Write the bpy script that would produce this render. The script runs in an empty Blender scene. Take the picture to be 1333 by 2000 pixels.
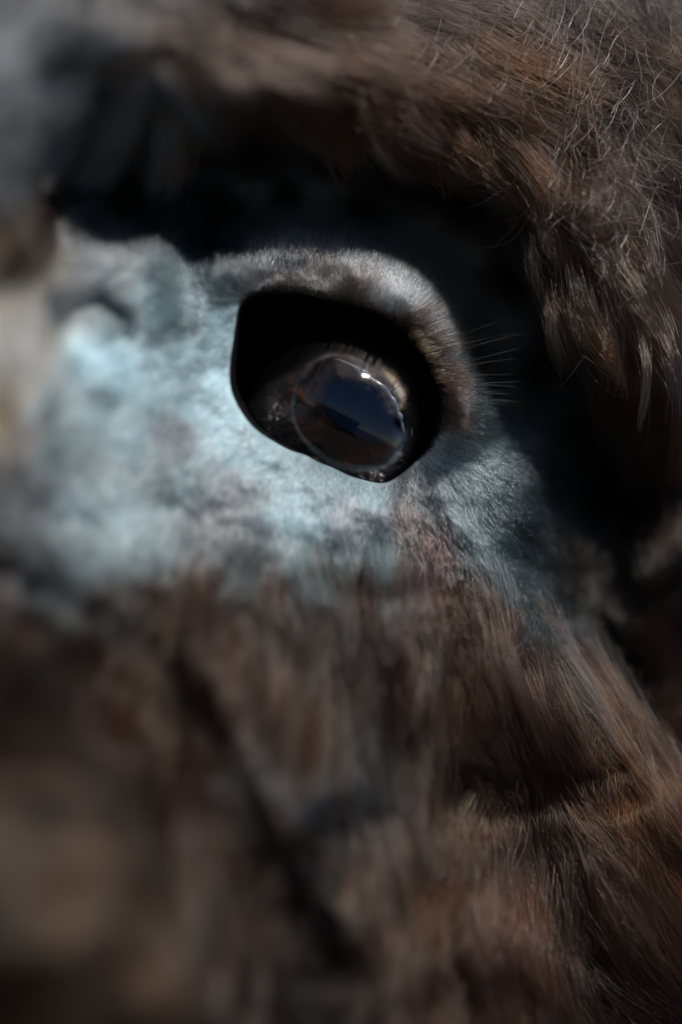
import bpy, math, random
import numpy as np
from mathutils import Matrix, Vector

random.seed(7)
RNG = np.random.default_rng(11)
sc = bpy.context.scene
R = math.radians

# ------------------------------------------------------------------ camera
PXM = 0.00007            # metres per photo pixel in the plane of focus
DIST = 0.45              # camera to plane of focus
ROLL = R(26)             # the animal's head is seen tilted
HEAD_Z = 1.25            # height of the eye above the ground
BASE = Matrix.Translation((0, 0, HEAD_Z)) @ Matrix.Rotation(-ROLL, 4, 'Y')

cam_d = bpy.data.cameras.new("camera")
cam = bpy.data.objects.new("camera", cam_d)
sc.collection.objects.link(cam)
cam.matrix_world = BASE @ Matrix.Translation((0, -DIST, 0)) @ Matrix.Rotation(R(90), 4, 'X')
cam_d.sensor_fit = 'HORIZONTAL'
cam_d.sensor_width = 24.0
cam_d.lens = 24.0 * DIST / (1333 * PXM)
cam_d.clip_start = 0.005
cam_d.clip_end = 3000
cam_d.dof.use_dof = True
cam_d.dof.focus_distance = DIST
cam_d.dof.aperture_fstop = 2.9
cam_d.dof.aperture_blades = 0
sc.camera = cam

# ------------------------------------------------------------------ sky, sun
SUN_EL, SUN_AZ = R(62), R(8)          # azimuth measured from the camera's side (-Y) towards +X
world = bpy.data.worlds.new("World")
sc.world = world
world.use_nodes = True
wn = world.node_tree.nodes
wn.clear()
sky = wn.new('ShaderNodeTexSky')
sky.sky_type = 'NISHITA'
sky.sun_disc = False
sky.sun_elevation = SUN_EL
sky.air_density = 1.0
sky.dust_density = 0.0
sky.ozone_density = 2.5
sun_dir = Vector((math.sin(SUN_AZ) * math.cos(SUN_EL), -math.cos(SUN_AZ) * math.cos(SUN_EL), math.sin(SUN_EL)))
sky.sun_rotation = math.atan2(sun_dir.x, sun_dir.y)
bg = wn.new('ShaderNodeBackground')
bg.inputs[1].default_value = 0.06
wo = wn.new('ShaderNodeOutputWorld')
world.node_tree.links.new(sky.outputs[0], bg.inputs[0])
world.node_tree.links.new(bg.outputs[0], wo.inputs[0])

sun_d = bpy.data.lights.new("sun", 'SUN')
sun_d.energy = 5.0
sun_d.angle = R(3.5)
sun_d.color = (1.0, 0.96, 0.91)
sun = bpy.data.objects.new("sun", sun_d)
sc.collection.objects.link(sun)
sun.rotation_euler = sun_dir.to_track_quat('Z', 'Y').to_euler()
sun.location = (0, 0, 30)

sc.view_settings.view_transform = 'Standard'
sc.view_settings.look = 'None'
sc.view_settings.exposure = 0.08
sc.view_settings.gamma = 1.0
sc.render.engine = 'CYCLES'
sc.cycles.use_denoising = True
sc.cycles.use_adaptive_sampling = False
sc.cycles.max_bounces = 8
sc.cycles.transparent_max_bounces = 12
sc.cycles.sample_clamp_indirect = 4.0

# ------------------------------------------------------------------ numeric helpers
def smooth(a, b, x):
    t = np.clip((x - a) / (b - a), 0, 1)
    return t * t * (3 - 2 * t)

_perm = np.random.default_rng(3).random((256, 256))
def vnoise(x, y):
    xi = np.floor(x).astype(int); yi = np.floor(y).astype(int)
    fx = x - xi; fy = y - yi
    fx = fx * fx * (3 - 2 * fx); fy = fy * fy * (3 - 2 * fy)
    g = lambda a, b: _perm[a % 256, b % 256]
    return ((g(xi, yi) * (1 - fx) + g(xi + 1, yi) * fx) * (1 - fy) +
            (g(xi, yi + 1) * (1 - fx) + g(xi + 1, yi + 1) * fx) * fy) * 2 - 1
def fbm(x, y, o=3):
    s = 0; a = 1.0
    for i in range(o):
        s = s + a * vnoise(x * 2 ** i + 17.3 * i, y * 2 ** i + 9.1 * i); a *= 0.5
    return s

def seg_dist(x, y, pts):
    """distance to a polyline and the parameter 0..1 along it"""
    best = np.full(x.shape, 1e9); par = np.zeros(x.shape)
    n = len(pts) - 1
    for i in range(n):
        ax, ay = pts[i][:2]; bx, by = pts[i + 1][:2]
        dx, dy = bx - ax, by - ay
        t = np.clip(((x - ax) * dx + (y - ay) * dy) / (dx * dx + dy * dy), 0, 1)
        d = np.hypot(x - ax - t * dx, y - ay - t * dy)
        m = d < best
        best = np.where(m, d, best); par = np.where(m, (i + t) / n, par)
    return best, par

# heights in mm towards the camera, measured from the plane of focus, over the face
HPTS = [
 # beyond the frame: the head falls away
 (-500,-500,-10),(300,-600,-25),(1000,-600,-40),(1900,-500,-30),(2100,500,-40),(2100,1400,-60),(2000,2500,-60),
 (1200,2700,-15),(400,2700,15),(-500,2500,25),(-800,1500,30),(-800,500,15),
 # upper left and forehead
 (60,80,28),(250,120,25),(60,300,24),(150,215,20),(270,205,15),(340,215,10),(20,450,30),(450,60,12),(450,190,13),(700,60,4),(700,200,4),(620,190,8),
 (900,80,-1),(900,230,-1),(1080,60,-5),(1080,250,-6),(1250,80,-6),(1320,300,-8),(1060,400,-3),(1160,560,-3),(1290,600,-10),(1440,500,-16),(1450,900,-16),(1320,760,-10),(1220,740,-10),
 # hollow over the eye
 (150,340,6),(280,300,-6),(450,320,-14),(650,330,-20),(800,400,-24),(930,470,-27),(1000,600,-28),(1060,740,-28),(1160,840,-32),(1130,960,-24),
 # left skin
 (150,480,16),(300,460,9),(380,520,5),(150,600,20),(250,640,17),(350,640,12),(100,760,26),(0,640,42),(-60,700,50),(-60,520,46),(0,540,38),(250,800,19),(400,760,9),(450,700,6.5),
 (150,950,25),(350,950,15),(50,1050,28),(500,900,7.5),(600,960,6),(700,1010,5),(480,1020,11),(620,1080,9),(300,1080,18),
 # eyelid margins
 (475,584,3.5),(580,578,1),(690,598,0.3),(790,647,-0.3),(836,710,-1),(863,782,-2),(845,850,-1.5),(805,908,0),(755,947,1.5),(652,913,2.6),(535,863,5),(467,796,6),
 (560,520,2),(700,540,1),(800,590,0.3),
 # right of the eye
 (930,800,-2),(920,900,-0.5),(850,970,1.2),(1000,900,-4.5),(960,1000,-1),(1060,930,-9),(1040,1040,-5),(900,1060,1),(800,1060,3),
 # cheek
 (900,1150,2),(1000,1180,-1),(1080,1250,-4),(700,1160,9),(500,1160,14),(760,1300,9),(950,1300,4),(1120,1380,-2),(1240,1480,-4),
 (1180,1120,-20),(1280,1280,-20),(1260,1120,-14),(1330,1000,-16),(1330,1400,-18),(1200,1000,-22),
 (600,1350,14),(420,1300,19),(250,1250,26),(80,1150,30),(60,1350,48),(300,1500,38),(100,1550,60),(550,1550,26),(750,1550,12),(900,1550,4),
 (1100,1560,-3),(1270,1600,-2),(1250,1800,-1),(1050,1750,2),(850,1800,11),(650,1800,26),(400,1800,42),(150,1800,66),(150,1990,68),(600,1990,30),(1000,1990,8),(1320,1950,-4),
]
def tps_fit(P, smoothk=0.0):
    P = np.array(P, float); X = P[:, :2] / 1000.0; n = len(X)
    r = np.hypot(X[:, None, 0] - X[None, :, 0], X[:, None, 1] - X[None, :, 1])
    K = np.where(r > 0, r * r * np.log(r + 1e-12), 0) + smoothk * np.eye(n)
    Q = np.hstack([np.ones((n, 1)), X])
    A = np.block([[K, Q], [Q.T, np.zeros((3, 3))]])
    b = np.concatenate([P[:, 2], np.zeros(3)])
    return X, np.linalg.solve(A, b)
_TX, _TW = tps_fit(HPTS, 0.0008)
def tps(x, y):
    x = np.asarray(x, float) / 1000; y = np.asarray(y, float) / 1000
    sh = x.shape; x = x.ravel(); y = y.ravel(); out = np.empty(x.size)
    for i in range(0, x.size, 40000):
        a = x[i:i + 40000, None]; b = y[i:i + 40000, None]
        r2 = (a - _TX[None, :, 0]) ** 2 + (b - _TX[None, :, 1]) ** 2
        K = 0.5 * r2 * np.log(r2 + 1e-12)
        n = len(_TX)
        out[i:i + 40000] = K @ _TW[:n] + _TW[n] + a[:, 0] * _TW[n + 1] + b[:, 0] * _TW[n + 2]
    return out.reshape(sh)

LID_RIDGE = [(440,520),(500,462),(557,446),(670,468),(737,497),(796,528),(836,570),(880,622),(905,665),(915,710),(915,760),(905,815)]
# (polyline, sigma px, amplitude mm)
FEATURES = [
 (LID_RIDGE, 34, 4.2),
 ([(450,440),(560,395),(700,425),(800,470),(870,540),(930,620),(950,720)], 34, -4.5),     # fold above the lid
 ([(130,640),(150,605),(200,592),(235,615),(240,650)], 17, -3.0),                          # crease in the left skin
 ([(170,690),(200,730)], 34, 2.0),
 ([(370,470),(360,560),(355,640)], 20, -2.2),                                               # crease into the inner corner
 ([(420,760),(520,880),(640,960),(760,1000)], 22, 0.8),                                     # pouch of the lower lid
 ([(330,1000),(480,1050),(640,1100),(800,1100)], 34, -1.6),
 ([(860,960),(880,1000),(960,1090),(1030,1180)], 14, 0.9),
 ([(0,1170),(180,1260),(330,1370),(430,1520),(520,1700),(600,1900),(620,2050)], 50, -8.0),  # dark folds in the muzzle wool
 ([(230,1420),(290,1520),(300,1700),(240,1900)], 36, -12.0),
 ([(80,1500),(200,1560),(220,1680),(150,1850)], 55, 6.0),
 ([(400,1290),(470,1450),(560,1640),(650,1850)], 34, 6.0),
 ([(640,1650),(600,1760),(660,1900)], 36, -6.0),
 ([(880,1570),(960,1590),(1080,1560),(1200,1550),(1300,1500)], 20, -2.6),
 ([(900,1560),(880,1700),(860,1850),(860,2000)], 26, -4.0),
 ([(1020,1600),(1060,1750),(1150,1880),(1250,1960)], 34, -2.0),
 ([(1030,1090),(1120,1190),(1240,1340),(1330,1420)], 30, -4.0),
]
OUT = [(475,584),(500,577),(535,572),(580,578),(638,589),(688,600),(733,612),(762,625),(791,650),(816,680),(836,710),(853,750),(862,785),(856,822),
 (845,852),(830,880),(805,909),(778,931),(752,946),(715,938),(652,913),(598,888),(535,862),(492,832),(467,797),(450,760),(449,715),(456,670),(463,625)]
CX, CY = 655.0, 765.0
_oth = np.array([math.atan2(y - CY, x - CX) for x, y in OUT]); _or = np.array([math.hypot(x - CX, y - CY) for x, y in OUT])
_o = np.argsort(_oth); _oth = _oth[_o]; _or = _or[_o]
def outline_r(th):
    th = (th + math.pi) % (2 * math.pi) - math.pi
    acc = 0; wsum = 0
    for d, w in ((-.10, 1), (-.07, 2), (-.035, 3), (0, 3), (.035, 3), (.07, 2), (.10, 1)):
        acc = acc + w * np.interp(th + d, np.concatenate([_oth - 2 * math.pi, _oth, _oth + 2 * math.pi]), np.tile(_or, 3)); wsum += w
    return acc / wsum
def rim_s(x, y):
    th = np.arctan2(y - CY, x - CX)
    return np.hypot(x - CX, y - CY) - outline_r(th)

def height(x, y):
    """face height in mm at photo position x, y"""
    x = np.asarray(x, float); y = np.asarray(y, float)
    h = tps(x, y)
    for pts, sg, amp in FEATURES:
        d, t = seg_dist(x, y, pts)
        h = h + amp * np.exp(-0.5 * (d / sg) ** 2)
    s = rim_s(x, y)
    h = h + 0.40 * fbm(x / 90, y / 90, 3) * smooth(20, 90, s)
    h = h + 0.16 * fbm(x / 22 + 40, y / 22, 2) * smooth(5, 40, s)
    u = (x - 640) / np.maximum(y - 350, 200)
    low = smooth(1130, 1300, y)
    h = h + 2.8 * low * fbm(u * 13, y / 420 + 3, 2) * .65 * smooth(40, 300, x)
    h = h - 1.1 * np.exp(-np.clip(s, 0, None) / 7.0)
    return h

def to_local(x, y, h):
    """photo px, px, mm -> metres in the head's own frame"""
    d = h * 0.001
    f = PXM * (DIST - d) / DIST
    return np.stack([(x - 666.5) * f, -d, (1000 - y) * f], -1)

# ------------------------------------------------------------------ the coat: direction, length, woolliness, colour with lit and shaded tones painted in
BL = (.36,.46,.50); PB = (.50,.62,.67); GV = (.20,.20,.215); GR = (.13,.14,.155); WB = (.095,.055,.037); TW = (.17,.086,.040); DK = (.018,.014,.012)
CR = (.90,.74,.54); GB = (.15,.12,.10); RB = (.11,.06,.045); MG = (.12,.125,.125); LG = (.29,.24,.20); TL = (.30,.33,.37)
sk = lambda g: (.70 * g, .98 * g, 1.08 * g)  # skin tint at level g; the levels below carry lit and shaded spots
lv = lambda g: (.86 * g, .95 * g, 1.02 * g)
COAT = [
 # x, y, dx, dy, length px, wool, colour
 (80,60,-.5,.8,150,1,TL),(220,90,-.6,.7,150,1,TL),(200,180,-.6,.6,120,1,TL),(20,200,-.4,.9,120,1,TL),(-60,0,-.4,.9,120,1,TL),(130,20,-.5,.8,150,1,TL),(20,300,-.4,.9,120,1,GV),(330,40,.4,.8,130,1,GB),(60,400,-.3,.9,110,.7,GB),
 (-420,560,-.3,.9,130,1,(.20,.15,.11)),(-420,1000,-.1,1,130,1,WB),(-420,1500,.1,1,150,1,GB),(-420,100,-.4,.9,130,1,GV),(-160,520,-.3,.9,110,.8,CR),(-160,640,-.3,.9,110,.8,CR),(-10,650,-.3,.9,110,.8,CR),(5,600,-.3,.9,110,.8,CR),(-30,560,-.3,.9,110,.8,CR),(-5,520,-.3,.9,110,.8,CR),(5,770,-.3,.9,100,1,(.85,.42,.18)),(-30,720,-.3,.9,100,1,(.85,.42,.18)),(0,480,-.3,.9,110,.8,CR),(10,560,-.3,.9,110,.8,CR),(35,640,-.35,.9,90,.8,CR),(-60,600,-.3,.9,110,.8,CR),(-60,480,-.3,.9,110,.8,CR),(20,600,-.3,.9,110,.8,CR),(45,700,-.3,.9,110,.8,CR),(0,735,-.3,.9,100,1,(.85,.42,.18)),(-60,740,-.3,.9,100,1,(.85,.42,.18)),(10,820,-.3,.9,90,.6,GV),
 (500,50,.9,.3,150,1,(.05,.03,.02)),(290,150,-.5,.7,120,1,TL),(140,200,-.5,.8,100,1,TL),(430,190,.9,.25,120,1,WB),(560,160,.9,.3,140,1,TW),(700,90,.85,.45,150,1,WB),(720,190,.8,.5,140,1,TW),(830,190,.65,.7,150,1,TW),
 (900,90,.8,.5,160,1,TW),(960,240,.55,.8,170,1,TW),(1060,150,.5,.7,150,1,WB),(1150,60,.4,.7,140,1,WB),(1040,340,.5,.85,190,1,TW),(1080,450,.45,.9,200,1,WB),
 (1150,420,.45,.9,170,1,GB),(1180,600,.3,.95,170,1,WB),(1280,200,.2,1,150,1,GB),(1310,60,.2,1,150,1,(.30,.24,.19)),(1260,480,.25,1,170,1,GB),(1300,720,.15,1,150,1,RB),(1310,950,.1,1,130,1,(.07,.05,.045)),
 (1260,1120,.3,.9,130,1,(.07,.05,.045)),(1310,1250,.35,.9,130,1,(.08,.055,.045)),
 (110,340,.2,.9,40,.15,DK),(250,370,.3,.8,40,.1,DK),(420,400,.3,.8,40,.1,DK),(560,395,.2,-.8,40,.1,DK),(700,420,.4,-.7,40,.05,DK),(180,280,.2,.9,40,.15,DK),(350,300,.4,.8,40,.1,DK),(500,300,.4,.8,45,.1,DK),(650,330,.5,-.7,55,.05,DK),(780,380,.6,-.6,45,.05,DK),(880,420,.6,-.5,40,.05,DK),(960,560,.8,-.2,40,.05,DK),  # near-black paints the hollow's shade, here and on the next line
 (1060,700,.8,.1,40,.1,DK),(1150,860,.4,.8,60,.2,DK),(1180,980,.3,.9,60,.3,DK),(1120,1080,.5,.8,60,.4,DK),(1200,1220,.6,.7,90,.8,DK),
 (160,450,.3,-.6,26,0,lv(.09)),(300,430,.3,-.6,26,0,lv(.06)),(380,470,.3,-.6,26,0,lv(.03)),(350,530,-.2,-.7,22,0,sk(.15)),(200,530,-.7,-.3,24,0,lv(.22)),(120,600,-.8,.2,24,0,lv(.17)),  # skin darkened here to paint the brow's shadow, paler below where lit
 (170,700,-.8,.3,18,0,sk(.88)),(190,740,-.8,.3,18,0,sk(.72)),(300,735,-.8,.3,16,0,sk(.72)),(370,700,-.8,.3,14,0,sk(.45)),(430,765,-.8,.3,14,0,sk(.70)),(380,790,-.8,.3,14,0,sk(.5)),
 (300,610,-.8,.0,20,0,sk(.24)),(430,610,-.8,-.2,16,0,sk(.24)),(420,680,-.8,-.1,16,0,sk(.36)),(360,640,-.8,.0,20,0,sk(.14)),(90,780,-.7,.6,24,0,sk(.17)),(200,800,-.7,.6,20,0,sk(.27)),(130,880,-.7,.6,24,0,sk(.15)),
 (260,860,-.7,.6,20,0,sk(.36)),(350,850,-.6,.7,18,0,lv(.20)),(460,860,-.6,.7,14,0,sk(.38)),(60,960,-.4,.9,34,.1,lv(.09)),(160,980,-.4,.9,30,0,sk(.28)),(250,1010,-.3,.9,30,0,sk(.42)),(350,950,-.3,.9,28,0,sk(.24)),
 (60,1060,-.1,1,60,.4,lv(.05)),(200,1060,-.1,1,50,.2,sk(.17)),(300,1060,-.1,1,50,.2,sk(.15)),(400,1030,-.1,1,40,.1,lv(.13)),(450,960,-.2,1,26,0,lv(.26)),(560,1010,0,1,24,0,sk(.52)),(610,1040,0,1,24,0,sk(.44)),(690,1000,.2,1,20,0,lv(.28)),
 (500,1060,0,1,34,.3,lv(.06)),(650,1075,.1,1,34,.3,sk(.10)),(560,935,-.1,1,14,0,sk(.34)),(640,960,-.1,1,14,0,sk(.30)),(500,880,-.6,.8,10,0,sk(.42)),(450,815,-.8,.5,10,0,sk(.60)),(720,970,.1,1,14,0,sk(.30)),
 (510,470,-.1,-1,30,0,lv(.40)),(560,455,-.1,-1,30,0,lv(.75)),(620,455,.1,-1,30,0,lv(.85)),(680,475,.2,-1,30,0,lv(.85)),(740,505,.3,-.95,28,0,lv(.85)),(780,525,.5,-.8,28,0,lv(.88)),(810,555,.55,-.8,28,0,lv(.9)),(840,590,.6,-.75,28,0,lv(.9)),(860,610,.6,-.75,28,0,lv(.9)),(880,640,.75,-.6,30,0,lv(.7)),  # pale levels paint the sunlit crest of the upper lid
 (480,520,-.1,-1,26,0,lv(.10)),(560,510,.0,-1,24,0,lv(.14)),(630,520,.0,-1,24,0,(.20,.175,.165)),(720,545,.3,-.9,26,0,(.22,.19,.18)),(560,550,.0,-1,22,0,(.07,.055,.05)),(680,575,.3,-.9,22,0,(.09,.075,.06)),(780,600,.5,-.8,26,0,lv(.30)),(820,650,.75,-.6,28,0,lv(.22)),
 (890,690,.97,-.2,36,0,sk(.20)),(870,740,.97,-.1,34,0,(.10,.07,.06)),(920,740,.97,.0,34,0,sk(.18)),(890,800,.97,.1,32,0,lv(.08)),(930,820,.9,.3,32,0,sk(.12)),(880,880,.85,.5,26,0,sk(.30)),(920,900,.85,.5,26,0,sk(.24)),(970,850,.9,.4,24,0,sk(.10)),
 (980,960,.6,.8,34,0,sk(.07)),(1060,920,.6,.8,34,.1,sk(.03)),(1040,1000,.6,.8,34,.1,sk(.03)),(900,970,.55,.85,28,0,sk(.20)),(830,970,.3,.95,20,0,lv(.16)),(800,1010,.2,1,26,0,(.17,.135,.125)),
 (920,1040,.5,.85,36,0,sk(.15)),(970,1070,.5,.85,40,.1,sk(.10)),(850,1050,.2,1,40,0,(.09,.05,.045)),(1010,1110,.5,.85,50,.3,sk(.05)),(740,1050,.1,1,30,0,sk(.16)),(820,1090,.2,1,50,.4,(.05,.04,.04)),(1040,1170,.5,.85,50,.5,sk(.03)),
 (380,1130,.05,1,90,1,WB),(460,1125,.05,1,90,1,(.07,.05,.045)),(540,1130,.05,1,90,1,WB),(620,1125,.05,1,90,1,(.07,.05,.045)),(700,1125,.1,1,90,1,WB),(780,1115,.15,1,90,1,RB),(860,1110,.2,1,90,1,WB),(940,1130,.35,.9,90,1,RB),(0,1110,.0,1,110,1,WB),(200,1125,.0,1,110,1,WB),(300,1125,.0,1,110,1,WB),
 (100,1160,.0,1,120,1,WB),(300,1180,.1,1,120,1,GB),(450,1150,.05,1,110,.9,GB),(600,1150,.05,1,100,.9,WB),(380,1230,.1,1,120,1,WB),(560,1220,.1,1,120,1,RB),(670,1190,.1,1,120,1,WB),(750,1130,.1,1,90,.9,RB),(880,1130,.25,.95,90,.9,WB),(980,1170,.4,.9,100,1,RB),
 (440,1260,.05,1,120,1,RB),(500,1340,.1,1,120,1,(.28,.32,.34)),(560,1420,.1,1,120,1,GV),(620,1250,.05,1,120,1,RB),(720,1330,.05,1,130,1,MG),(800,1250,.1,1,130,1,TW),(900,1250,.25,.95,140,1,TW),(1000,1280,.4,.9,140,1,TW),
 (1100,1340,.5,.85,150,1,TW),(1200,1430,.55,.8,140,1,TW),(850,1400,.05,1,120,1,GB),(960,1400,.15,1,130,1,GB),(1060,1450,.3,.95,130,1,WB),(700,1450,.05,1,130,1,MG),
 (300,1350,.4,.9,150,1,WB),(180,1260,.4,.9,150,1,WB),(440,1540,.4,.9,150,1,WB),(300,1600,.1,1,150,1,DK),(420,1450,.4,.9,150,1,RB),(60,1380,.2,.9,150,1,GB),(-80,1130,.0,1,120,1,WB),(20,1150,.0,1,120,1,WB),(-80,1250,.0,1,120,1,WB),(60,1250,.1,1,120,1,WB),(-80,1500,.1,1,150,1,GB),(-80,1800,.1,1,150,1,GB),(100,1520,.15,1,150,1,LG),(60,1650,.1,1,150,1,LG),(220,1580,.05,1,150,1,LG),(200,1720,.05,1,150,1,LG),(480,1620,.3,.95,150,1,RB),(560,1560,.2,.95,130,1,GB),
 (620,1650,.0,1,140,1,DK),(700,1600,.0,1,140,1,LG),(760,1560,.0,1,140,1,RB),(900,1600,-.1,1,120,1,WB),(1000,1560,.0,1,130,1,RB),(1120,1560,.1,1,130,1,WB),(1240,1560,.3,.95,150,1,WB),(1300,1700,.35,.95,150,1,WB),  # near-black points, above and below too, paint shade into the folds
 (1100,1700,.2,1,150,1,RB),(950,1750,-.1,1,150,1,RB),(800,1800,.0,1,150,1,GB),(650,1880,.0,1,150,1,DK),(500,1850,.1,1,150,1,GB),(350,1800,.0,1,150,1,DK),(130,1880,.0,1,150,1,LG),(1000,1950,.1,1,150,1,WB),(1250,1900,.35,.9,150,1,WB),
 (400,1970,.0,1,150,1,GR),
]
_C = np.array([[c[0], c[1], c[2], c[3], c[4], c[5], *c[6]] for c in COAT], float)
_C[:, 4] *= np.where(_C[:, 5] > .5, 1.6, 1.0)
_w = (_C[:, 5] > .5) & (_C[:, 6] < .55)
_C[:, 6:9] *= np.where(_w[:, None], np.where((_C[:, 6] > 1.3 * _C[:, 8])[:, None], np.array([.220, .162, .118]), .18), 1.0)
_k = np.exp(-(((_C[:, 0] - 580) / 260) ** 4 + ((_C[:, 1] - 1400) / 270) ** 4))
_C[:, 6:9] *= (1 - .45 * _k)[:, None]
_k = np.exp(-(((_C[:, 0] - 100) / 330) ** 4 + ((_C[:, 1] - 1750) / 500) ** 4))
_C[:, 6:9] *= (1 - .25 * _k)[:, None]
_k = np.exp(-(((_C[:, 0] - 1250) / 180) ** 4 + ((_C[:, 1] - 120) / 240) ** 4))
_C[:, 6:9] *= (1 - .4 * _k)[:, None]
def coat(x, y, pw=3.2):
    x = np.asarray(x, float).ravel(); y = np.asarray(y, float).ravel()
    out = np.empty((x.size, _C.shape[1] - 2))
    for i in range(0, x.size, 40000):
        d2 = (x[i:i + 40000, None] - _C[None, :, 0]) ** 2 + (y[i:i + 40000, None] - _C[None, :, 1]) ** 2
        w = (d2 + 300.0) ** (-pw / 2 * 1.25)
        out[i:i + 40000] = (w @ _C[:, 2:]) / w.sum(1, keepdims=True)
    n = np.hypot(out[:, 0], out[:, 1]) + 1e-6
    out[:, 0] /= n; out[:, 1] /= n
    return out

# ------------------------------------------------------------------ materials
def new_mat(name):
    m = bpy.data.materials.new(name); m.use_nodes = True
    nt = m.node_tree; nt.nodes.clear()
    o = nt.nodes.new('ShaderNodeOutputMaterial')
    return m, nt, o
def hair_mat(name, rough=0.32, radial=0.4, coat_=0.0, rr=0.5, ior=1.45):
    m, nt, o = new_mat(name)
    h = nt.nodes.new('ShaderNodeBsdfHairPrincipled')
    h.parametrization = 'COLOR'
    a = nt.nodes.new('ShaderNodeAttribute'); a.attribute_name = 'hair_color'
    nt.links.new(a.outputs['Color'], h.inputs['Color'])
    h.inputs['Roughness'].default_value = rough
    h.inputs['Radial Roughness'].default_value = radial
    h.inputs['Coat'].default_value = coat_
    h.inputs['IOR'].default_value = ior
    h.inputs['Random Roughness'].default_value = rr
    nt.links.new(h.outputs[0], o.inputs[0])
    return m
M_WOOL = hair_mat("wool_fibre", .22, .40, .0, .5, 1.33)
M_LOCK = hair_mat("glossy_fibre", .17, .38, .1)
M_FUZZ = hair_mat("short_hair", .19, .42, .5)
M_LASH = hair_mat("lash_fibre", .22, .35, .3)

def skin_mat():
    m, nt, o = new_mat("blue_grey_skin")
    N = nt.nodes.new; L = nt.links.new
    p = N('ShaderNodeBsdfPrincipled'); a = N('ShaderNodeAttribute'); a.attribute_name = 'skin_color'
    b = N('ShaderNodeAttribute'); b.attribute_name = 'wet'
    tc = N('ShaderNodeTexCoord')
    n1 = N('ShaderNodeTexNoise'); n1.inputs['Scale'].default_value = 420; n1.inputs['Detail'].default_value = 6
    n2 = N('ShaderNodeTexNoise'); n2.inputs['Scale'].default_value = 110; n2.inputs['Detail'].default_value = 5
    vo = N('ShaderNodeTexVoronoi'); vo.inputs['Scale'].default_value = 900
    for q in (n1, n2, vo): L(tc.outputs['Object'], q.inputs['Vector'])
    r1 = N('ShaderNodeMapRange'); r1.inputs[1].default_value = .3; r1.inputs[2].default_value = .7; r1.inputs[3].default_value = .55; r1.inputs[4].default_value = 1.25
    L(n2.outputs[0], r1.inputs[0])
    mx = N('ShaderNodeMix'); mx.data_type = 'RGBA'; mx.blend_type = 'MULTIPLY'; mx.inputs[0].default_value = 1
    L(a.outputs['Color'], mx.inputs[6]); L(r1.outputs[0], mx.inputs[7])
    L(mx.outputs[2], p.inputs['Base Color'])
    bu = N('ShaderNodeBump'); bu.inputs['Strength'].default_value = .6; bu.inputs['Distance'].default_value = .0003
    ad = N('ShaderNodeMath'); ad.operation = 'ADD'; L(n1.outputs[0], ad.inputs[0]); L(vo.outputs[0], ad.inputs[1])
    L(ad.outputs[0], bu.inputs['Height']); L(bu.outputs[0], p.inputs['Normal'])
    rr = N('ShaderNodeMapRange'); rr.inputs[3].default_value = .5; rr.inputs[4].default_value = .3
    L(b.outputs['Fac'], rr.inputs[0]); L(rr.outputs[0], p.inputs['Roughness'])
    p.inputs['Specular IOR Level'].default_value = .5
    L(p.outputs[0], o.inputs[0])
    return m

# ------------------------------------------------------------------ object helpers
def link(o, parent=None):
    sc.collection.objects.link(o)
    if parent is not None: o.parent = parent
    return o
def tag(o, label=None, cat=None, kind=None, group=None):
    if label: o['label'] = label
    if cat: o['category'] = cat
    if kind: o['kind'] = kind
    if group: o['group'] = group
    return o
def mesh_obj(name, verts, faces, mats, parent=None, smooth_=True):
    me = bpy.data.meshes.new(name)
    me.from_pydata([tuple(v) for v in verts], [], faces)
    for m in mats: me.materials.append(m)
    if smooth_: me.polygons.foreach_set('use_smooth', [True] * len(me.polygons))
    me.update()
    return link(bpy.data.objects.new(name, me), parent)
def curves_obj(name, pos, rad, col, mat, parent, kind='stuff'):
    """pos (N,K,3) metres, rad (N,K) metres, col (N,3)"""
    n, k = pos.shape[:2]
    cu = bpy.data.hair_curves.new(name)
    cu.add_curves([k] * n)
    cu.position_data.foreach_set('vector', np.ascontiguousarray(pos, dtype=np.float32).ravel())
    a = cu.attributes.get('radius') or cu.attributes.new('radius', 'FLOAT', 'POINT')
    a.data.foreach_set('value', np.ascontiguousarray(rad, dtype=np.float32).ravel())
    c = cu.attributes.new('hair_color', 'FLOAT_COLOR', 'CURVE')
    c.data.foreach_set('color', np.hstack([col, np.ones((n, 1))]).astype(np.float32).ravel())
    cu.materials.append(mat)
    o = link(bpy.data.objects.new(name, cu), parent)
    if kind: o['kind'] = kind
    return o

# ------------------------------------------------------------------ surroundings seen only as reflections in the eye
def plain(name, col, rough=.8, nscale=3.0, var=.35, spec=.3):
    m, nt, o = new_mat(name); N = nt.nodes.new; L = nt.links.new
    p = N('ShaderNodeBsdfPrincipled'); n = N('ShaderNodeTexNoise'); n.inputs['Scale'].default_value = nscale; n.inputs['Detail'].default_value = 6
    tc = N('ShaderNodeTexCoord'); L(tc.outputs['Object'], n.inputs['Vector'])
    r = N('ShaderNodeMapRange'); r.inputs[1].default_value = .3; r.inputs[2].default_value = .7; r.inputs[3].default_value = 1 - var; r.inputs[4].default_value = 1 + var
    L(n.outputs[0], r.inputs[0])
    mx = N('ShaderNodeMix'); mx.data_type = 'RGBA'; mx.blend_type = 'MULTIPLY'; mx.inputs[0].default_value = 1; mx.inputs[6].default_value = (*col, 1)
    L(r.outputs[0], mx.inputs[7]); L(mx.outputs[2], p.inputs['Base Color'])
    p.inputs['Roughness'].default_value = rough; p.inputs['Specular IOR Level'].default_value = spec
    L(p.outputs[0], o.inputs[0]); return m
g = mesh_obj('ground', [(-900,-900,0),(900,-900,0),(900,900,0),(-900,900,0)], [(0,1,2,3)], [plain('bare_earth', (.06,.042,.03), .95, .8)], smooth_=False)
tag(g, 'bare brown earth of the paddock under the animal', kind='structure')

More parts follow.
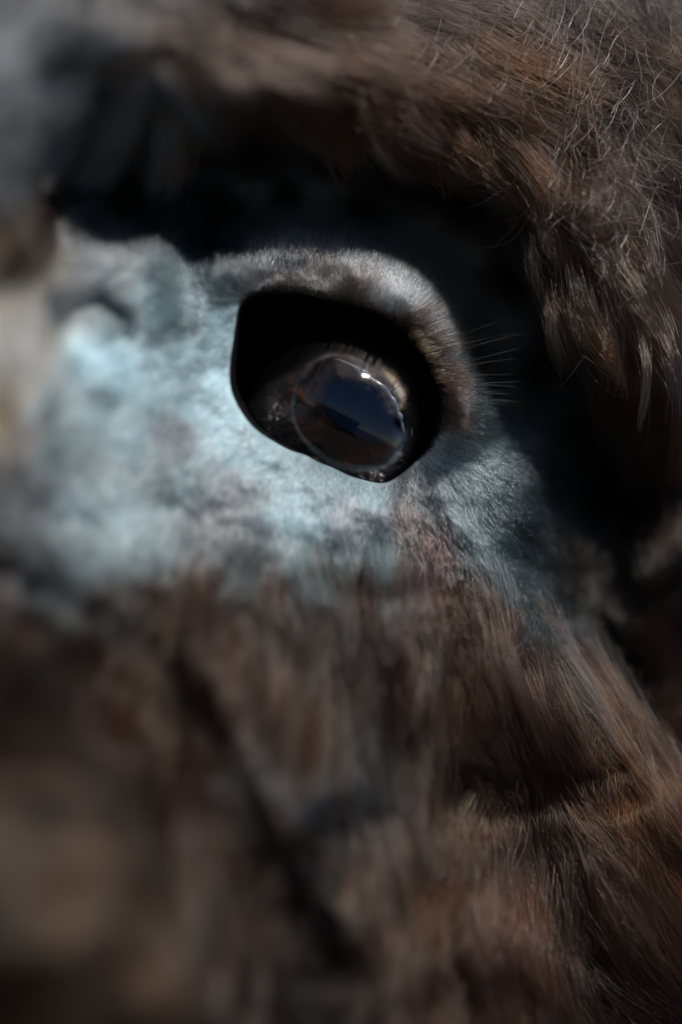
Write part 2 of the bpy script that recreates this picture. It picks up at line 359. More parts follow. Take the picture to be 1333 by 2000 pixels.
def box(x0, x1, y0, y1, z0, z1):
    v = [(x0,y0,z0),(x1,y0,z0),(x1,y1,z0),(x0,y1,z0),(x0,y0,z1),(x1,y0,z1),(x1,y1,z1),(x0,y1,z1)]
    f = [(0,3,2,1),(4,5,6,7),(0,1,5,4),(1,2,6,5),(2,3,7,6),(3,0,4,7)]
    return v, f
shed = link(bpy.data.objects.new('farm_shed', None)); shed.location = (-.4, -7.0, 0)
tag(shed, 'low pale farm shed with a dark pitched roof, mirrored small in the eye', 'shed')
v, f = box(-4.2, 3.4, -4, 0, 0, 1.9)
mesh_obj('wall', v, f, [plain('limewash', (.34,.35,.26), .9)], shed, False)
rf = [(-4.6,.5,1.8),(3.8,.5,1.8),(3.8,-2,2.5),(-4.6,-2,2.5),(3.8,-4.5,1.8),(-4.6,-4.5,1.8),
      (-4.6,.5,1.92),(3.8,.5,1.92),(3.8,-2,2.62),(-4.6,-2,2.62),(3.8,-4.5,1.92),(-4.6,-4.5,1.92)]
mesh_obj('roof', rf, [(3,2,1,0),(5,4,2,3),(6,7,8,9),(9,8,10,11),(0,1,7,6),(4,5,11,10),(1,2,8,7),(2,4,10,8),(3,0,6,9),(5,3,9,11)], [plain('slate', (.05,.05,.05), .7)], shed, False)
v, f = box(-2.6, -1.3, 0.005, .06, 0, 1.75)
mesh_obj('door', v, f, [plain('tarred_board', (.02,.018,.016), .8)], shed, False)

# ------------------------------------------------------------------ the animal
root = link(bpy.data.objects.new('woolly_animal', None)); root.matrix_world = BASE
tag(root, 'shaggy dark brown animal\'s eye in short blue-grey hair below a deep shadowed hollow', 'animal')

# head: rings round the eye opening, from behind the eyeball out past the picture
NT = 900
s_in = [(-150, -28), (-60, -27), (-20, -22), (-14, -12), (-10, -6.5), (-6, -3.4), (-3, -1.8), (-1, -0.7)]
s_out = [0.0]
step = 2.2
while s_out[-1] < 2300:
    s_out.append(s_out[-1] + step); step = min(step * 1.022, 60 if s_out[-1] > 1500 else 7.5)
th = np.linspace(-math.pi, math.pi, NT, endpoint=False)
r0 = outline_r(th); ct, st = np.cos(th), np.sin(th)
rows = []; wet = []
hm = height(CX + ct * (r0 + .01), CY + st * (r0 + .01))
for s, dh in s_in:
    rr_ = np.maximum(r0 + s, 4.0) if s > -150 else np.full(NT, 4.0)
    hh = hm + dh if s > -20 else np.full(NT, float(dh)) + (hm * .3)
    rows.append(to_local(CX + ct * rr_, CY + st * rr_, hh)); wet.append(np.ones(NT))
XS = []; YS = []
for s in s_out:
    x = CX + ct * (r0 + s); y = CY + st * (r0 + s)
    XS.append(x); YS.append(y)
XS = np.array(XS); YS = np.array(YS)
HH = height(XS, YS)
for i in range(len(s_out)):
    rows.append(to_local(XS[i], YS[i], HH[i]))
V = np.concatenate(rows)
NR = len(rows); faces = []
for i in range(NR - 1):
    a = i * NT; b = a + NT
    for j in range(NT):
        k = (j + 1) % NT
        faces.append((a + j, a + k, b + k, b + j))
M_SKIN = skin_mat()
head = mesh_obj('head', V, faces, [M_SKIN], root)
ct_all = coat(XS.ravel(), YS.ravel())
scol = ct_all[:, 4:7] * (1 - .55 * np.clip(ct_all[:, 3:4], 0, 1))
sO = rim_s(XS.ravel(), YS.ravel())
th_o = np.arctan2(YS.ravel() - CY, XS.ravel() - CX)
up = smooth(-.2, .4, np.cos(th_o + .9))                 # the dark lid edge is wider at the upper and right side
pig = 1 - smooth(0, 1, (sO - (-5 + 18 * up + (1 + 4 * up) * fbm(XS.ravel() / 14, YS.ravel() / 14))) / (4 + 7 * up))
scol = scol * (1 - pig[:, None]) + np.array([.008, .008, .009]) * pig[:, None]
mott = np.clip(fbm(XS.ravel() / 30, YS.ravel() / 30, 4), -1, 1)
scol = scol * .85 * (1 + .25 * mott[:, None] * np.array([1, .95, .9]))
inn = np.tile(np.array([.006, .006, .007]), (len(s_in) * NT, 1))
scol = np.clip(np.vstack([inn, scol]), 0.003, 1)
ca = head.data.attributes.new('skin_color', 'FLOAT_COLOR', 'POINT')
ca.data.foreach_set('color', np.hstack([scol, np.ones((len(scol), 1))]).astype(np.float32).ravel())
wa = head.data.attributes.new('wet', 'FLOAT', 'POINT')
wa.data.foreach_set('value', np.concatenate([np.ones(len(s_in) * NT), pig]).astype(np.float32))

# ------------------------------------------------------------------ eyeball
EX, EY, ER = 664.0, 820.0, 188.0
EH = 2.7 - ER * PXM * 1000                                  # height of its centre, mm
ec = Vector(to_local(np.float64(EX), np.float64(EY), np.float64(EH)))
eye = link(bpy.data.objects.new('eyeball', None), root); eye.location = ec
gaze = Vector((.10, -1, -.12)).normalized()
eye.rotation_euler = gaze.to_track_quat('Z', 'Y').to_euler()
er = ER * PXM * (DIST + .011) / DIST
def lathe(name, prof, mats, parent, n=128):
    vs = []; fs = []
    for r_, z_ in prof:
        for j in range(n):
            a = 2 * math.pi * j / n; vs.append((r_ * math.cos(a), r_ * math.sin(a), z_))
    for i in range(len(prof) - 1):
        for j in range(n):
            k = (j + 1) % n; fs.append((i * n + j, i * n + k, (i + 1) * n + k, (i + 1) * n + j))
    return mesh_obj(name, vs, fs, mats, parent)
# white of the eye (dark brown here), iris disc slightly cupped, pupil, clear cornea
def sclera_mat():
    m, nt, o = new_mat('dark_eye_white'); N = nt.nodes.new; L = nt.links.new
    p = N('ShaderNodeBsdfPrincipled'); n = N('ShaderNodeTexNoise'); n.inputs['Scale'].default_value = 300; n.inputs['Detail'].default_value = 5
    tc = N('ShaderNodeTexCoord'); L(tc.outputs['Object'], n.inputs['Vector'])
    cr = N('ShaderNodeValToRGB'); cr.color_ramp.elements[0].color = (.006, .007, .008, 1); cr.color_ramp.elements[1].color = (.025, .026, .028, 1)
    L(n.outputs[0], cr.inputs[0]); L(cr.outputs[0], p.inputs['Base Color']); p.inputs['Roughness'].default_value = .5
    L(p.outputs[0], o.inputs[0]); return m
def iris_mat():
    m, nt, o = new_mat('brown_iris'); N = nt.nodes.new; L = nt.links.new
    p = N('ShaderNodeBsdfPrincipled'); tc = N('ShaderNodeTexCoord')
    sp = N('ShaderNodeSeparateXYZ'); L(tc.outputs['Object'], sp.inputs[0])
    at = N('ShaderNodeMath'); at.operation = 'ARCTAN2'; L(sp.outputs[1], at.inputs[0]); L(sp.outputs[0], at.inputs[1])
    ln = N('ShaderNodeVectorMath'); ln.operation = 'LENGTH'; L(tc.outputs['Object'], ln.inputs[0])
    sn = N('ShaderNodeMath'); sn.operation = 'SINE'; L(at.outputs[0], sn.inputs[0])
    cs = N('ShaderNodeMath'); cs.operation = 'COSINE'; L(at.outputs[0], cs.inputs[0])
    cb = N('ShaderNodeCombineXYZ'); L(sn.outputs[0], cb.inputs[0]); L(cs.outputs[0], cb.inputs[1])
    l2 = N('ShaderNodeMath'); l2.operation = 'MULTIPLY'; l2.inputs[1].default_value = 60; L(ln.outputs['Value'], l2.inputs[0]); L(l2.outputs[0], cb.inputs[2])
    n = N('ShaderNodeTexNoise'); n.inputs['Scale'].default_value = 3.5; n.inputs['Detail'].default_value = 6; L(cb.outputs[0], n.inputs['Vector'])
    n2 = N('ShaderNodeTexNoise'); n2.inputs['Scale'].default_value = 700; n2.inputs['Detail'].default_value = 4; L(tc.outputs['Object'], n2.inputs['Vector'])
    mu = N('ShaderNodeMath'); mu.operation = 'MULTIPLY'; L(n.outputs[0], mu.inputs[0]); L(n2.outputs[0], mu.inputs[1])
    cr = N('ShaderNodeValToRGB'); e = cr.color_ramp.elements
    e[0].position = .20; e[0].color = (.006, .006, .008, 1); e[1].position = .46; e[1].color = (.085, .030, .017, 1)
    e.new(.32).color = (.022, .012, .010, 1)
    L(mu.outputs[0], cr.inputs[0])
    ds = N('ShaderNodeVectorMath'); ds.operation = 'DISTANCE'; L(tc.outputs['Object'], ds.inputs[0]); ds.inputs[1].default_value = (.0024, .0022, er * .9)
    dm = N('ShaderNodeMapRange'); dm.interpolation_type = 'SMOOTHSTEP'; dm.inputs[1].default_value = .0045; dm.inputs[2].default_value = .0095; dm.inputs[3].default_value = .12; dm.inputs[4].default_value = 1; L(ds.outputs['Value'], dm.inputs[0])
    mz = N('ShaderNodeMix'); mz.data_type = 'RGBA'; mz.blend_type = 'MULTIPLY'; mz.inputs[0].default_value = 1; L(cr.outputs[0], mz.inputs[6]); L(dm.outputs[0], mz.inputs[7]); L(mz.outputs[2], p.inputs['Base Color']); p.inputs['Roughness'].default_value = .8; p.inputs['Specular IOR Level'].default_value = .05
    bu = N('ShaderNodeBump'); bu.inputs['Strength'].default_value = .8; bu.inputs['Distance'].default_value = .0003; L(mu.outputs[0], bu.inputs['Height']); L(bu.outputs[0], p.inputs['Normal'])
    L(p.outputs[0], o.inputs[0]); return m
def cornea_mat():
    m, nt, o = new_mat('wet_cornea'); N = nt.nodes.new; L = nt.links.new
    fr = N('ShaderNodeFresnel'); fr.inputs[0].default_value = 1.46
    t = N('ShaderNodeBsdfTransparent'); gl = N('ShaderNodeBsdfGlossy'); gl.inputs['Roughness'].default_value = .055
    sz = N('ShaderNodeSeparateXYZ'); tc = N('ShaderNodeTexCoord'); L(tc.outputs['Object'], sz.inputs[0])
    mr = N('ShaderNodeMapRange'); mr.inputs[1].default_value = er * .60; mr.inputs[2].default_value = er * .90; mr.inputs[3].default_value = .22; mr.inputs[4].default_value = .05; L(sz.outputs[2], mr.inputs[0]); L(mr.outputs[0], gl.inputs['Roughness'])
    m2 = N('ShaderNodeMapRange'); m2.inputs[1].default_value = er * .66; m2.inputs[2].default_value = er * .88; m2.inputs[3].default_value = .30; m2.inputs[4].default_value = 1; L(sz.outputs[2], m2.inputs[0]); L(m2.outputs[0], gl.inputs['Color'])
    mx = N('ShaderNodeMixShader'); L(fr.outputs[0], mx.inputs[0]); L(t.outputs[0], mx.inputs[1]); L(gl.outputs[0], mx.inputs[2]); L(mx.outputs[0], o.inputs[0])
    return m
IA = R(72)                                                # half angle of the iris seen from the ball's centre
prof = [(er * .985 * math.sin(a), er * .985 * math.cos(a)) for a in np.linspace(IA, math.pi - .01, 60)]
sclera = lathe('eye_white', prof, [sclera_mat()], eye)
ri = er * .985 * math.sin(IA); zi = er * .985 * math.cos(IA)
prof = [(er * .955 * math.sin(a), er * .955 * math.cos(a)) for a in np.linspace(IA, .01, 60)]
iris = lathe('iris', prof, [iris_mat()], eye)
# horizontal pupil, in line with the tilted horizon
def pupil():
    n = 120; m = 14; rs = er * .962; vs = [(0, 0, rs)]; fs = []
    for i in range(1, m + 1):
        for j in range(n):
            a = 2 * math.pi * j / n
            q = (1 + .03 * math.sin(a * 5) + .02 * math.sin(a * 13 + 1)) * i / m
            x = .0062 * math.cos(a) * q; y = .0036 * math.sin(a) * q
            c_, s_ = math.cos(R(-27)), math.sin(R(-27)); x, y = x * c_ - y * s_ + .0024, x * s_ + y * c_ + .0022
            vs.append((x, y, math.sqrt(rs * rs - x * x - y * y)))
    vs[0] = (.0024, .0022, math.sqrt(rs * rs - .0024 ** 2 - .0022 ** 2))
    for j in range(n): fs.append((0, 1 + j, 1 + (j + 1) % n))
    for i in range(m - 1):
        for j in range(n): k = (j + 1) % n; fs.append((1 + i * n + j, 1 + (i + 1) * n + j, 1 + (i + 1) * n + k, 1 + i * n + k))
    return vs, fs
v, f = pupil(); mp, nt, o_ = new_mat('pupil_sky_tint'); pb = nt.nodes.new('ShaderNodeBsdfPrincipled'); pb.inputs['Base Color'].default_value = (.001, .0035, .012, 1); pb.inputs['Specular IOR Level'].default_value = 0; pb.inputs['Roughness'].default_value = 1; nt.links.new(pb.outputs[0], o_.inputs[0])  # blue in the pupil colour stands in for mirrored sky
pu = mesh_obj('pupil', v, f, [mp], eye)
prof = [(er * math.sin(a), er * math.cos(a)) for a in np.linspace(.0005, R(100), 120)]
cornea = lathe('cornea', prof, [cornea_mat()], eye, 160)

# added bluish tear strips that paint the bright streak at the ball's upper right
def on_ball(px, py, lift):
    dx, dy = px - EX, py - EY; q = max(ER ** 2 - dx * dx - dy * dy, 0) ** .5
    k = (ER + lift) / max(ER, math.hypot(dx, dy, q))
    return EX + dx * k, EY + dy * k, EH + q * k * PXM * 1000
def tube(name, pts, rads, mat, parent, n=14, close=False):
    P = [Vector(p) for p in pts]; vs = []; fs = []
    for i, p in enumerate(P):
        tg = (P[min(i + 1, len(P) - 1)] - P[max(i - 1, 0)]).normalized(); a = tg.cross(Vector((0, 1, 0))).normalized(); b = tg.cross(a)
        for j in range(n):
            q = 2 * math.pi * j / n; vs.append(p + (a * math.cos(q) + b * math.sin(q)) * rads[i])
    for i in range(len(P) - 1):
        for j in range(n): fs.append((i * n + j, i * n + (j + 1) % n, (i + 1) * n + (j + 1) % n, (i + 1) * n + j))
    return mesh_obj(name, vs, fs, [mat], parent)
def smooth_path(pts, n):
    t = np.linspace(0, len(pts) - 1, n); out = []
    for v_ in t:
        i = min(int(v_), len(pts) - 2); f_ = v_ - i
        p0 = np.array(pts[max(i - 1, 0)], float); p1 = np.array(pts[i], float); p2 = np.array(pts[i + 1], float); p3 = np.array(pts[min(i + 2, len(pts) - 1)], float)
        out.append(.5 * (2 * p1 + (p2 - p0) * f_ + (2 * p0 - 5 * p1 + 4 * p2 - p3) * f_ ** 2 + (3 * p1 - p0 - 3 * p2 + p3) * f_ ** 3))
    return out
mt, nt, o_ = new_mat('tear_glint'); N_ = nt.nodes.new; pb = N_('ShaderNodeBsdfPrincipled'); pb.inputs['Base Color'].default_value = (.09, .12, .16, 1); pb.inputs['Roughness'].default_value = .22; pb.inputs['Specular IOR Level'].default_value = .9
tc = N_('ShaderNodeTexCoord'); nn = N_('ShaderNodeTexNoise'); nn.inputs['Scale'].default_value = 700; nn.inputs['Detail'].default_value = 4; bu = N_('ShaderNodeBump'); bu.inputs['Strength'].default_value = .7; bu.inputs['Distance'].default_value = .00015
nt.links.new(tc.outputs['Object'], nn.inputs['Vector']); nt.links.new(nn.outputs[0], bu.inputs['Height']); nt.links.new(bu.outputs[0], pb.inputs['Normal']); nt.links.new(pb.outputs[0], o_.inputs[0])
for pth, rad in (([(655, 702), (690, 716), (722, 738), (752, 762), (772, 792), (784, 826), (788, 852)], .00055), ([(672, 684), (722, 702), (764, 734), (790, 778), (802, 830), (798, 880), (780, 918)], .00026), ([(700, 676), (748, 700), (786, 746), (806, 800), (811, 850), (800, 900)], .00016)):
    pp = smooth_path(pth, 60)
    loc = [to_local(np.float64(q[0]), np.float64(q[1]), np.float64(q[2])) for q in (on_ball(a, b, 1.5) for a, b in pp)]
    tube('tear_glint', loc, [rad * (.15 + .85 * math.sin(math.pi * (i + .3) / 60.3) ** .6) * (.72 + .5 * float(vnoise(np.float64(i * .33), np.float64(rad * 9e4)))) for i in range(60)], mt, root)

# ------------------------------------------------------------------ hair
T_ = lambda k: np.linspace(0, 1, k)[None, :]
def strands(x, y, dx, dy, L, K, lift, follow, bend=0.0, curl=0.0, freq=2.0, jitter_dir=.25, sink=.2):
    """paths over the face; every argument an (N,) array or number. returns (N,K,3) in px,px,mm"""
    n = len(x)
    one = np.ones(n)
    t = T_(K)
    ang = np.arctan2(dy, dx) + RNG.normal(0, 1, n) * jitter_dir
    A = ang[:, None] + (bend * one)[:, None] * t
    seg = (L / (K - 1))[:, None]
    X = x[:, None] + np.concatenate([np.zeros((n, 1)), np.cumsum(np.cos(A[:, :-1]) * seg, 1)], 1)
    Y = y[:, None] + np.concatenate([np.zeros((n, 1)), np.cumsum(np.sin(A[:, :-1]) * seg, 1)], 1)
    ph = RNG.random(n)[:, None] * 6.28
    cw = (curl * one)[:, None] * t
    fr = (freq * one)[:, None]
    X = X + cw * np.sin(ph + fr * 6.28 * t) * -np.sin(A); Y = Y + cw * np.sin(ph + fr * 6.28 * t) * np.cos(A)
    H0 = height(x, y)
    H = height(X, Y)
    f = (follow * one)[:, None]
    base = H0[:, None] * (1 - f * t) + H * f * t
    base = np.where(t < 1e-6, H0[:, None], base)
    base = np.maximum(base, H + .05) if np.all(np.asarray(follow) >= .9) else np.maximum(base, H + .3 * t)
    lf = (lift * one)[:, None] * np.sin(np.minimum(t * 1.9, 1.5708)) ** .8
    Hh = base + lf - sink * (1 - t) ** 4 + cw * PXM * 1000 * .8 * np.cos(ph + fr * 6.28 * t)
    return np.stack([X, Y, Hh], -1)
def emit(P): return to_local(P[..., 0], P[..., 1], P[..., 2])
def taper(n, k, r, tip=.25): return (r * np.ones(n))[:, None] * (1 - (1 - tip) * T_(k) ** 2)
def vary(col, amt=.3, hue=.06):
    n = len(col)
    c = col * np.exp(RNG.normal(0, amt, n))[:, None] * np.exp(RNG.normal(0, hue, (n, 3)))
    return np.clip(c, .002, .9)

# 1 short hair on the bare-looking skin
def fuzz(name, N, box_, smax, parent, radius, keep, lenf=1.0, label=None, liftf=1.0, fol=1.0, cv=.6):
    x = RNG.uniform(box_[0], box_[2], N); y = RNG.uniform(box_[1], box_[3], N)
    s = rim_s(x, y); c = coat(x, y)
    m = (s > 3) & keep(x, y, s, c)
    x, y, s, c = x[m], y[m], s[m], c[m]
    th_ = np.arctan2(y - CY, x - CX)
    L = np.clip(c[:, 2], 8, 60) * RNG.uniform(.6, 1.25, len(x)) * lenf
    P = strands(x, y, c[:, 0], c[:, 1], L, 5, RNG.uniform(.12, .5, len(x)) * L / 20 * liftf, fol, RNG.normal(0, .35, len(x)), 0, 1, .28, .15)
    mo = np.clip(fbm(x / 30, y / 30, 4), -1, 1)[:, None]
    m2 = fbm(x / 75 + 3, y / 75, 2)[:, None]
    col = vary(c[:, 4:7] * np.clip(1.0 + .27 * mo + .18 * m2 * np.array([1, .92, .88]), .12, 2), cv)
    o = curves_obj(name, emit(P), taper(len(x), 5, radius), col, M_FUZZ, parent)
    if label: o['label'] = label
    return o
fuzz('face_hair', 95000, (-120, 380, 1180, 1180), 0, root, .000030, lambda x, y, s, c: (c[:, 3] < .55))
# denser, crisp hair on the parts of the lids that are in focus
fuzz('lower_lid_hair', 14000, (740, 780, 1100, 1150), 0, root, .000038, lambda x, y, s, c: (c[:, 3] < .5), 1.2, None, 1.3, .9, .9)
def lidkeep(x, y, s, c):
    d, t = seg_dist(x, y, LID_RIDGE)
    return ((s > 2) & (s < 150) & (d < 75) & (y < 840))
fuzz('upper_lid_hair', 36000, (420, 400, 1000, 840), 0, root, .000042, lidkeep, 1.25, None, 1.8, .7, 1.0)
# sparse fine hairs in the hollow
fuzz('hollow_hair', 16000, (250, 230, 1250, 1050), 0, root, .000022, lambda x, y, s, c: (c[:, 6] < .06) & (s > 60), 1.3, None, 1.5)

# 2 wool: locks that gather towards their tips
def wool(spacing, box_, per, radius, K, clump, liftf, keep, lname, undername, parent, max_locks=300, follow=.35):
    gx, gy = np.meshgrid(np.arange(box_[0], box_[2], spacing), np.arange(box_[1], box_[3], spacing))
    gx = (gx + RNG.uniform(-.45, .45, gx.shape) * spacing).ravel(); gy = (gy + RNG.uniform(-.45, .45, gy.shape) * spacing).ravel()
    c = coat(gx, gy); s = rim_s(gx, gy)
    m = (c[:, 3] > .45) & (s > 60) & keep(gx, gy)
    gx, gy, c = gx[m], gy[m], c[m]; n = len(gx)
    L = c[:, 2] * RNG.uniform(.75, 1.25, n) * (1 + .35 * smooth(1150, 1400, gy))
    fo = np.where((gy < 700), follow, .85)
    G = strands(gx, gy, c[:, 0], c[:, 1], L, K, RNG.uniform(2.4, 5.0, n) * liftf, fo, RNG.normal(0, .5, n), RNG.uniform(3, 10, n), RNG.uniform(.6, 1.3, n), .22, .2)
    locks = []
    order = np.argsort((gx - 666) ** 2 + (gy - 1000) ** 2)
    rest = []
    for rank, i in enumerate(order):
        q = int(per * RNG.uniform(.7, 1.3))
        a = RNG.random(q) * 6.283; rr_ = np.sqrt(RNG.random(q)) * spacing * .75
        x = gx[i] + rr_ * np.cos(a); y = gy[i] + rr_ * np.sin(a)
        Ls = L[i] * RNG.uniform(.6, 1.12, q)
        rest.append((i, x, y, Ls))
    # all strands at once, then split
    idx = np.concatenate([np.full(len(r[1]), r[0]) for r in rest]); X = np.concatenate([r[1] for r in rest]); Y = np.concatenate([r[2] for r in rest]); Ls = np.concatenate([r[3] for r in rest])
    N = len(X)
    P = strands(X, Y, c[idx, 0], c[idx, 1], Ls, K, RNG.uniform(1.2, 4.5, N) * liftf, fo[idx], RNG.normal(0, .35, N), RNG.uniform(1, 6, N), RNG.uniform(.8, 2, N), .13, .2)
    t = T_(K)[..., None]
    frac = (Ls / L[idx])[:, None, None]
    off = np.stack([X - gx[idx], Y - gy[idx]], -1)[:, None, :] * .22
    Gp = G[idx].copy(); Gp[..., :2] += off
    wgt = clump * np.clip(t * 1.15, 0, 1) ** 1.1 * RNG.uniform(.55, 1.0, N)[:, None, None]
    Q = P * (1 - wgt) + Gp * wgt
    Q[..., 2] += RNG.normal(0, .35, N)[:, None] * t[..., 0]
    hs = height(Q[..., 0], Q[..., 1]); Q[..., 2] = np.maximum(Q[..., 2], hs - .3 + .5 * t[..., 0])
    tint = np.exp(RNG.normal(0, .42, n) + .8 * smooth(1130, 1300, gy) * fbm((gx - 640) / np.maximum(gy - 350, 200) * 13, gy / 420, 2))
    cc = coat(X, Y)
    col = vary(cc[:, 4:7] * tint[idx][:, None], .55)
    E = emit(Q); Rr = taper(N, K, radius * RNG.uniform(.7, 1.2, N), .3)
    for rank, i in enumerate(order):
        mk = idx == i
        if rank < max_locks:
            curves_obj(lname, E[mk], Rr[mk], col[mk], M_WOOL, parent, None)
    mk = np.isin(idx, order[max_locks:])
    if mk.any(): curves_obj(undername, E[mk], Rr[mk], col[mk], M_WOOL, parent, 'stuff')
    return n
allk = lambda x, y: np.ones(len(x), bool)
n1 = wool(66, (-460, -300, 1700, 2300), 300, .000042, 12, .66, .75, allk, 'wool_lock', 'outer_wool', root, 300)
# undercoat
def under(N, radius):
    x = RNG.uniform(-460, 1700, N); y = RNG.uniform(-300, 2300, N); c = coat(x, y); s = rim_s(x, y)
    m = (c[:, 3] > RNG.uniform(.15, .6, N)) & (s > 50); x, y, c = x[m], y[m], c[m]
    L = c[:, 2] * RNG.uniform(.3, .7, len(x))
    P = strands(x, y, c[:, 0], c[:, 1], L, 6, RNG.uniform(.6, 2.5, len(x)), .7, RNG.normal(0, .6, len(x)), RNG.uniform(0, 5, len(x)), 1.2, .35, .2)
    curves_obj('undercoat', emit(P), taper(len(x), 6, radius), vary(c[:, 4:7] * .8, .35), M_WOOL, root)
under(90000, .000034)
# pointed locks that hang from the brow over the hollow
def brow_tufts():
    gl = []
    for i in range(34):
        x = 985 + RNG.uniform(0, 270); y = 300 + (x - 985) * .75 + RNG.uniform(-60, 150)
        gl.append((x, y, RNG.uniform(.28, .5), RNG.uniform(170, 290), RNG.uniform(-1.5, 1.5), TW if RNG.random() < .4 else GB))
    for i in range(20):
        x = 640 + RNG.uniform(0, 360); y = 130 + (x - 640) * .38 + RNG.uniform(-50, 50)
        gl.append((x, y, RNG.uniform(.45, .75), RNG.uniform(120, 200), None, TW if RNG.random() < .6 else WB))
    for x, y, ux, L, hz, cl in gl:
        K = 12; q = 90
        H0 = float(height(np.array([x]), np.array([y]))[0])
        t = np.linspace(0, 1, K)
        a0 = math.atan2((1 - ux * ux) ** .5, ux); A = a0 + RNG.normal(.12, .25) * t + .2 * np.sin(t * 5 + RNG.random() * 6)
        gx = x + np.concatenate([[0], np.cumsum(np.cos(A[:-1]) * L / (K - 1))]); gy = y + np.concatenate([[0], np.cumsum(np.sin(A[:-1]) * L / (K - 1))])
        h1 = (hz if hz is not None else H0 + RNG.uniform(1, 3))
        gh = H0 + (h1 + 1.5 - H0) * np.clip(t * 1.8, 0, 1) ** .7 - 2.0 * t ** 2
        w = RNG.normal(0, 1, (q, 2)); w *= (RNG.uniform(7, 20))
        prof = (1 - .62 * t ** .9)[None, :]
        wob = RNG.normal(0, 1, (q, 3)); ph = RNG.random((q, 3)) * 6.28
        w = np.hstack([w[:, :1], w[:, 1:] * 2.6]); tl = RNG.uniform(.5, 1.05, (q, 1)) * t[None, :] * (K - 1)
        gi = lambda arr: np.interp(tl.ravel(), np.arange(K), arr).reshape(q, K)
        gx, gy, gh = gi(gx), gi(gy), gi(gh) - 1.5 * (1 - t[None, :]) ** 3
        X = gx + w[:, :1] * prof + 4 * wob[:, :1] * np.sin(t * 4 + ph[:, :1]) * t * 2
        Y = gy + w[:, 1:] * prof + 9 * RNG.normal(0, 1, (q, 1)) * t + 3 * wob[:, 1:2] * np.sin(t * 4 + ph[:, 1:2]) * t
        Hh = gh + .07 * RNG.normal(0, 16, (q, 1)) * prof + .5 * wob[:, 2:] * np.sin(t * 3 + ph[:, 2:]) * t
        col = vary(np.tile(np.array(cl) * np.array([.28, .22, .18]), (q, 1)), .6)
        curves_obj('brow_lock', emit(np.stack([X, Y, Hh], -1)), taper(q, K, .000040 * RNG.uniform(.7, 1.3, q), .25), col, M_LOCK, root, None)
brow_tufts()
# long combed locks that hang from under the lower lid and sweep down to the right
def cheek_locks():
    n = 210
    x = RNG.uniform(300, 1340, n); y = 1095 + 860 * RNG.random(n) ** 1.25
    y = np.maximum(y, 1125 + .0019 * np.clip(x - 840, 0, None) ** 2)
    c = coat(x, y, 2.4)
    st_ = fbm((x - 640) / np.maximum(y - 350, 200) * 14, y / 900, 2)
    for i in range(n):
        K = 14; q = 130; L = RNG.uniform(230, 360); t = np.linspace(0, 1, K)
        ux = .04 + .62 * float(smooth(700, 1250, x[i])); a0 = math.atan2((1 - ux * ux) ** .5, ux)
        A = a0 + RNG.normal(.0, .10) + RNG.normal(.08, .14) * t + .08 * np.sin(t * 5 + RNG.random() * 6)
        gx = x[i] + np.concatenate([[0], np.cumsum(np.cos(A[:-1]) * L / (K - 1))]); gy = y[i] + np.concatenate([[0], np.cumsum(np.sin(A[:-1]) * L / (K - 1))])
        gh = height(gx, gy) + RNG.uniform(2.6, 4.6) * np.sin(np.clip(t * 1.7, 0, 1.57)) - .3
        gh = np.convolve(np.pad(gh, 2, mode='edge'), np.ones(5) / 5, 'valid')
        w = RNG.normal(0, 1, (q, 2)) * np.clip(RNG.uniform(11, 22), 0, 22) * np.array([1, 1.4])
        tl = RNG.uniform(.45, 1.05, (q, 1)) * t[None, :] * (K - 1)
        gi = lambda arr: np.interp(tl.ravel(), np.arange(K), arr).reshape(q, K)
        gx, gy, gh = gi(gx), gi(gy), gi(gh) - 1.5 * (1 - t[None, :]) ** 3
        prof = (1 - .55 * t ** .9)[None, :]; wob = RNG.normal(0, 1, (q, 3)); ph = RNG.random((q, 3)) * 6.28
        X = gx + w[:, :1] * prof + 5 * wob[:, :1] * np.sin(t * 4 + ph[:, :1]) * t
        Y = gy + w[:, 1:] * prof
        Hh = gh + .9 * RNG.normal(0, 1, (q, 1)) * prof + .4 * wob[:, 2:] * np.sin(t * 3 + ph[:, 2:]) * t
        base = c[i, 4:7] * math.exp(.55 * st_[i] + RNG.normal(0, .18))
        col = vary(np.tile(.55 * np.minimum(base, .06) + .45 * np.array([.042, .022, .012]) * math.exp(.4 * st_[i]), (q, 1)), .5)
        curves_obj('cheek_lock', emit(np.stack([X, Y, Hh], -1)), taper(q, K, .000042 * RNG.uniform(.7, 1.3, q), .25), col, M_WOOL, root, None)
cheek_locks()
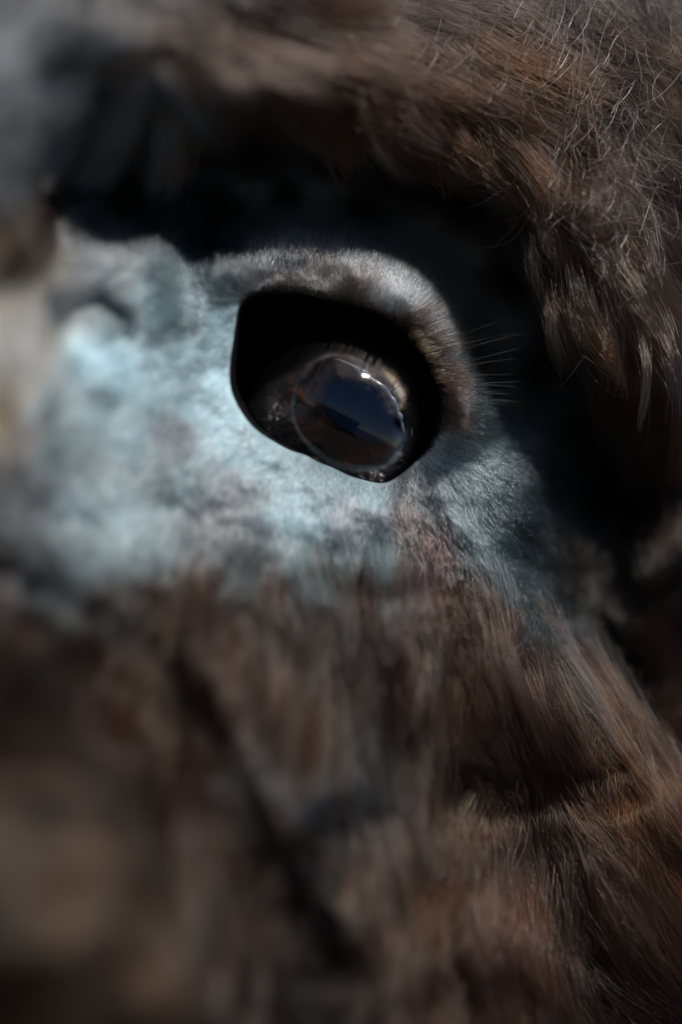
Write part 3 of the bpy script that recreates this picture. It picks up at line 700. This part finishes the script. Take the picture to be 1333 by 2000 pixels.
# loose, curly stray hairs on the brow, crisp at the upper right
def strays():
    x = np.concatenate([RNG.normal(1140, 80, 380), RNG.uniform(700, 1330, 200)]); y = np.concatenate([RNG.normal(170, 150, 380), RNG.uniform(-50, 500, 200)])
    c = coat(x, y); m = c[:, 3] > .6; x, y, c = x[m], y[m], c[m]; n = len(x)
    P = strands(x, y, c[:, 0], c[:, 1], RNG.uniform(70, 190, n), 14, RNG.uniform(4, 9, n), .2, RNG.normal(0, 1.6, n), RNG.uniform(2, 12, n), RNG.uniform(.5, 1.6, n), 1.0, .1)
    P[..., 2] = P[..., 2] * .75 + .25 * 1.0
    curves_obj('stray_hair', emit(P), taper(n, 14, .000032), vary(np.tile(np.array([.24, .20, .18]), (n, 1)), .8), M_LASH, root)
strays()

# 3 eyelashes on the outer part of the upper lid
def lash_paths(n, a0, a1, lmin, lmax, out_lift, soff=(2, 26)):
    u = RNG.uniform(0, 1, n); a = a0 + (a1 - a0) * u
    r = outline_r(a) + RNG.uniform(*soff, n)
    x = CX + r * np.cos(a); y = CY + r * np.sin(a)
    dx, dy = np.cos(a * .75 + .02), np.sin(a * .75 + .02)
    L = RNG.uniform(lmin, lmax, n)
    P = strands(x, y, dx, dy, L, 9, RNG.uniform(*out_lift, n), .3, RNG.normal(.12, .12, n), 0, 1, .10, .2)
    return P, n
P, n = lash_paths(520, R(-48), R(20), 35, 115, (1.0, 3.5), (0, 24))
curves_obj('short_eyelashes', emit(P), taper(n, 9, .000036, .2), vary(np.tile(np.array([.02, .011, .008]), (n, 1)), .4), M_LASH, root)
P, n = lash_paths(95, R(-38), R(-4), 16, 36, (2.2, 4.2), (-4, 8))
curves_obj('golden_lash_roots', emit(P), taper(n, 9, .00007, .4), vary(np.tile(np.array([.70, .45, .17]), (n, 1)), .3), M_LASH, root)
P, n = lash_paths(14, R(-30), R(8), 180, 330, (2.0, 6))
E = emit(P)
for i in range(n):
    curves_obj('eyelash', E[i:i + 1], taper(1, 9, .000016, .15), vary(np.tile(np.array([.035, .018, .012]), (1, 1)), .3), M_LASH, root, None)
# forward lashes over the eye, seen mirrored in the cornea
P, n = lash_paths(150, R(-95), R(8), 25, 70, (7, 15), (-4, 10))
curves_obj('inner_eyelashes', emit(P), taper(n, 9, .00005, .2), vary(np.tile(np.array([.03, .02, .018]), (n, 1)), .3), M_LASH, root)
print('locks', n1, 'objects', len(bpy.data.objects))
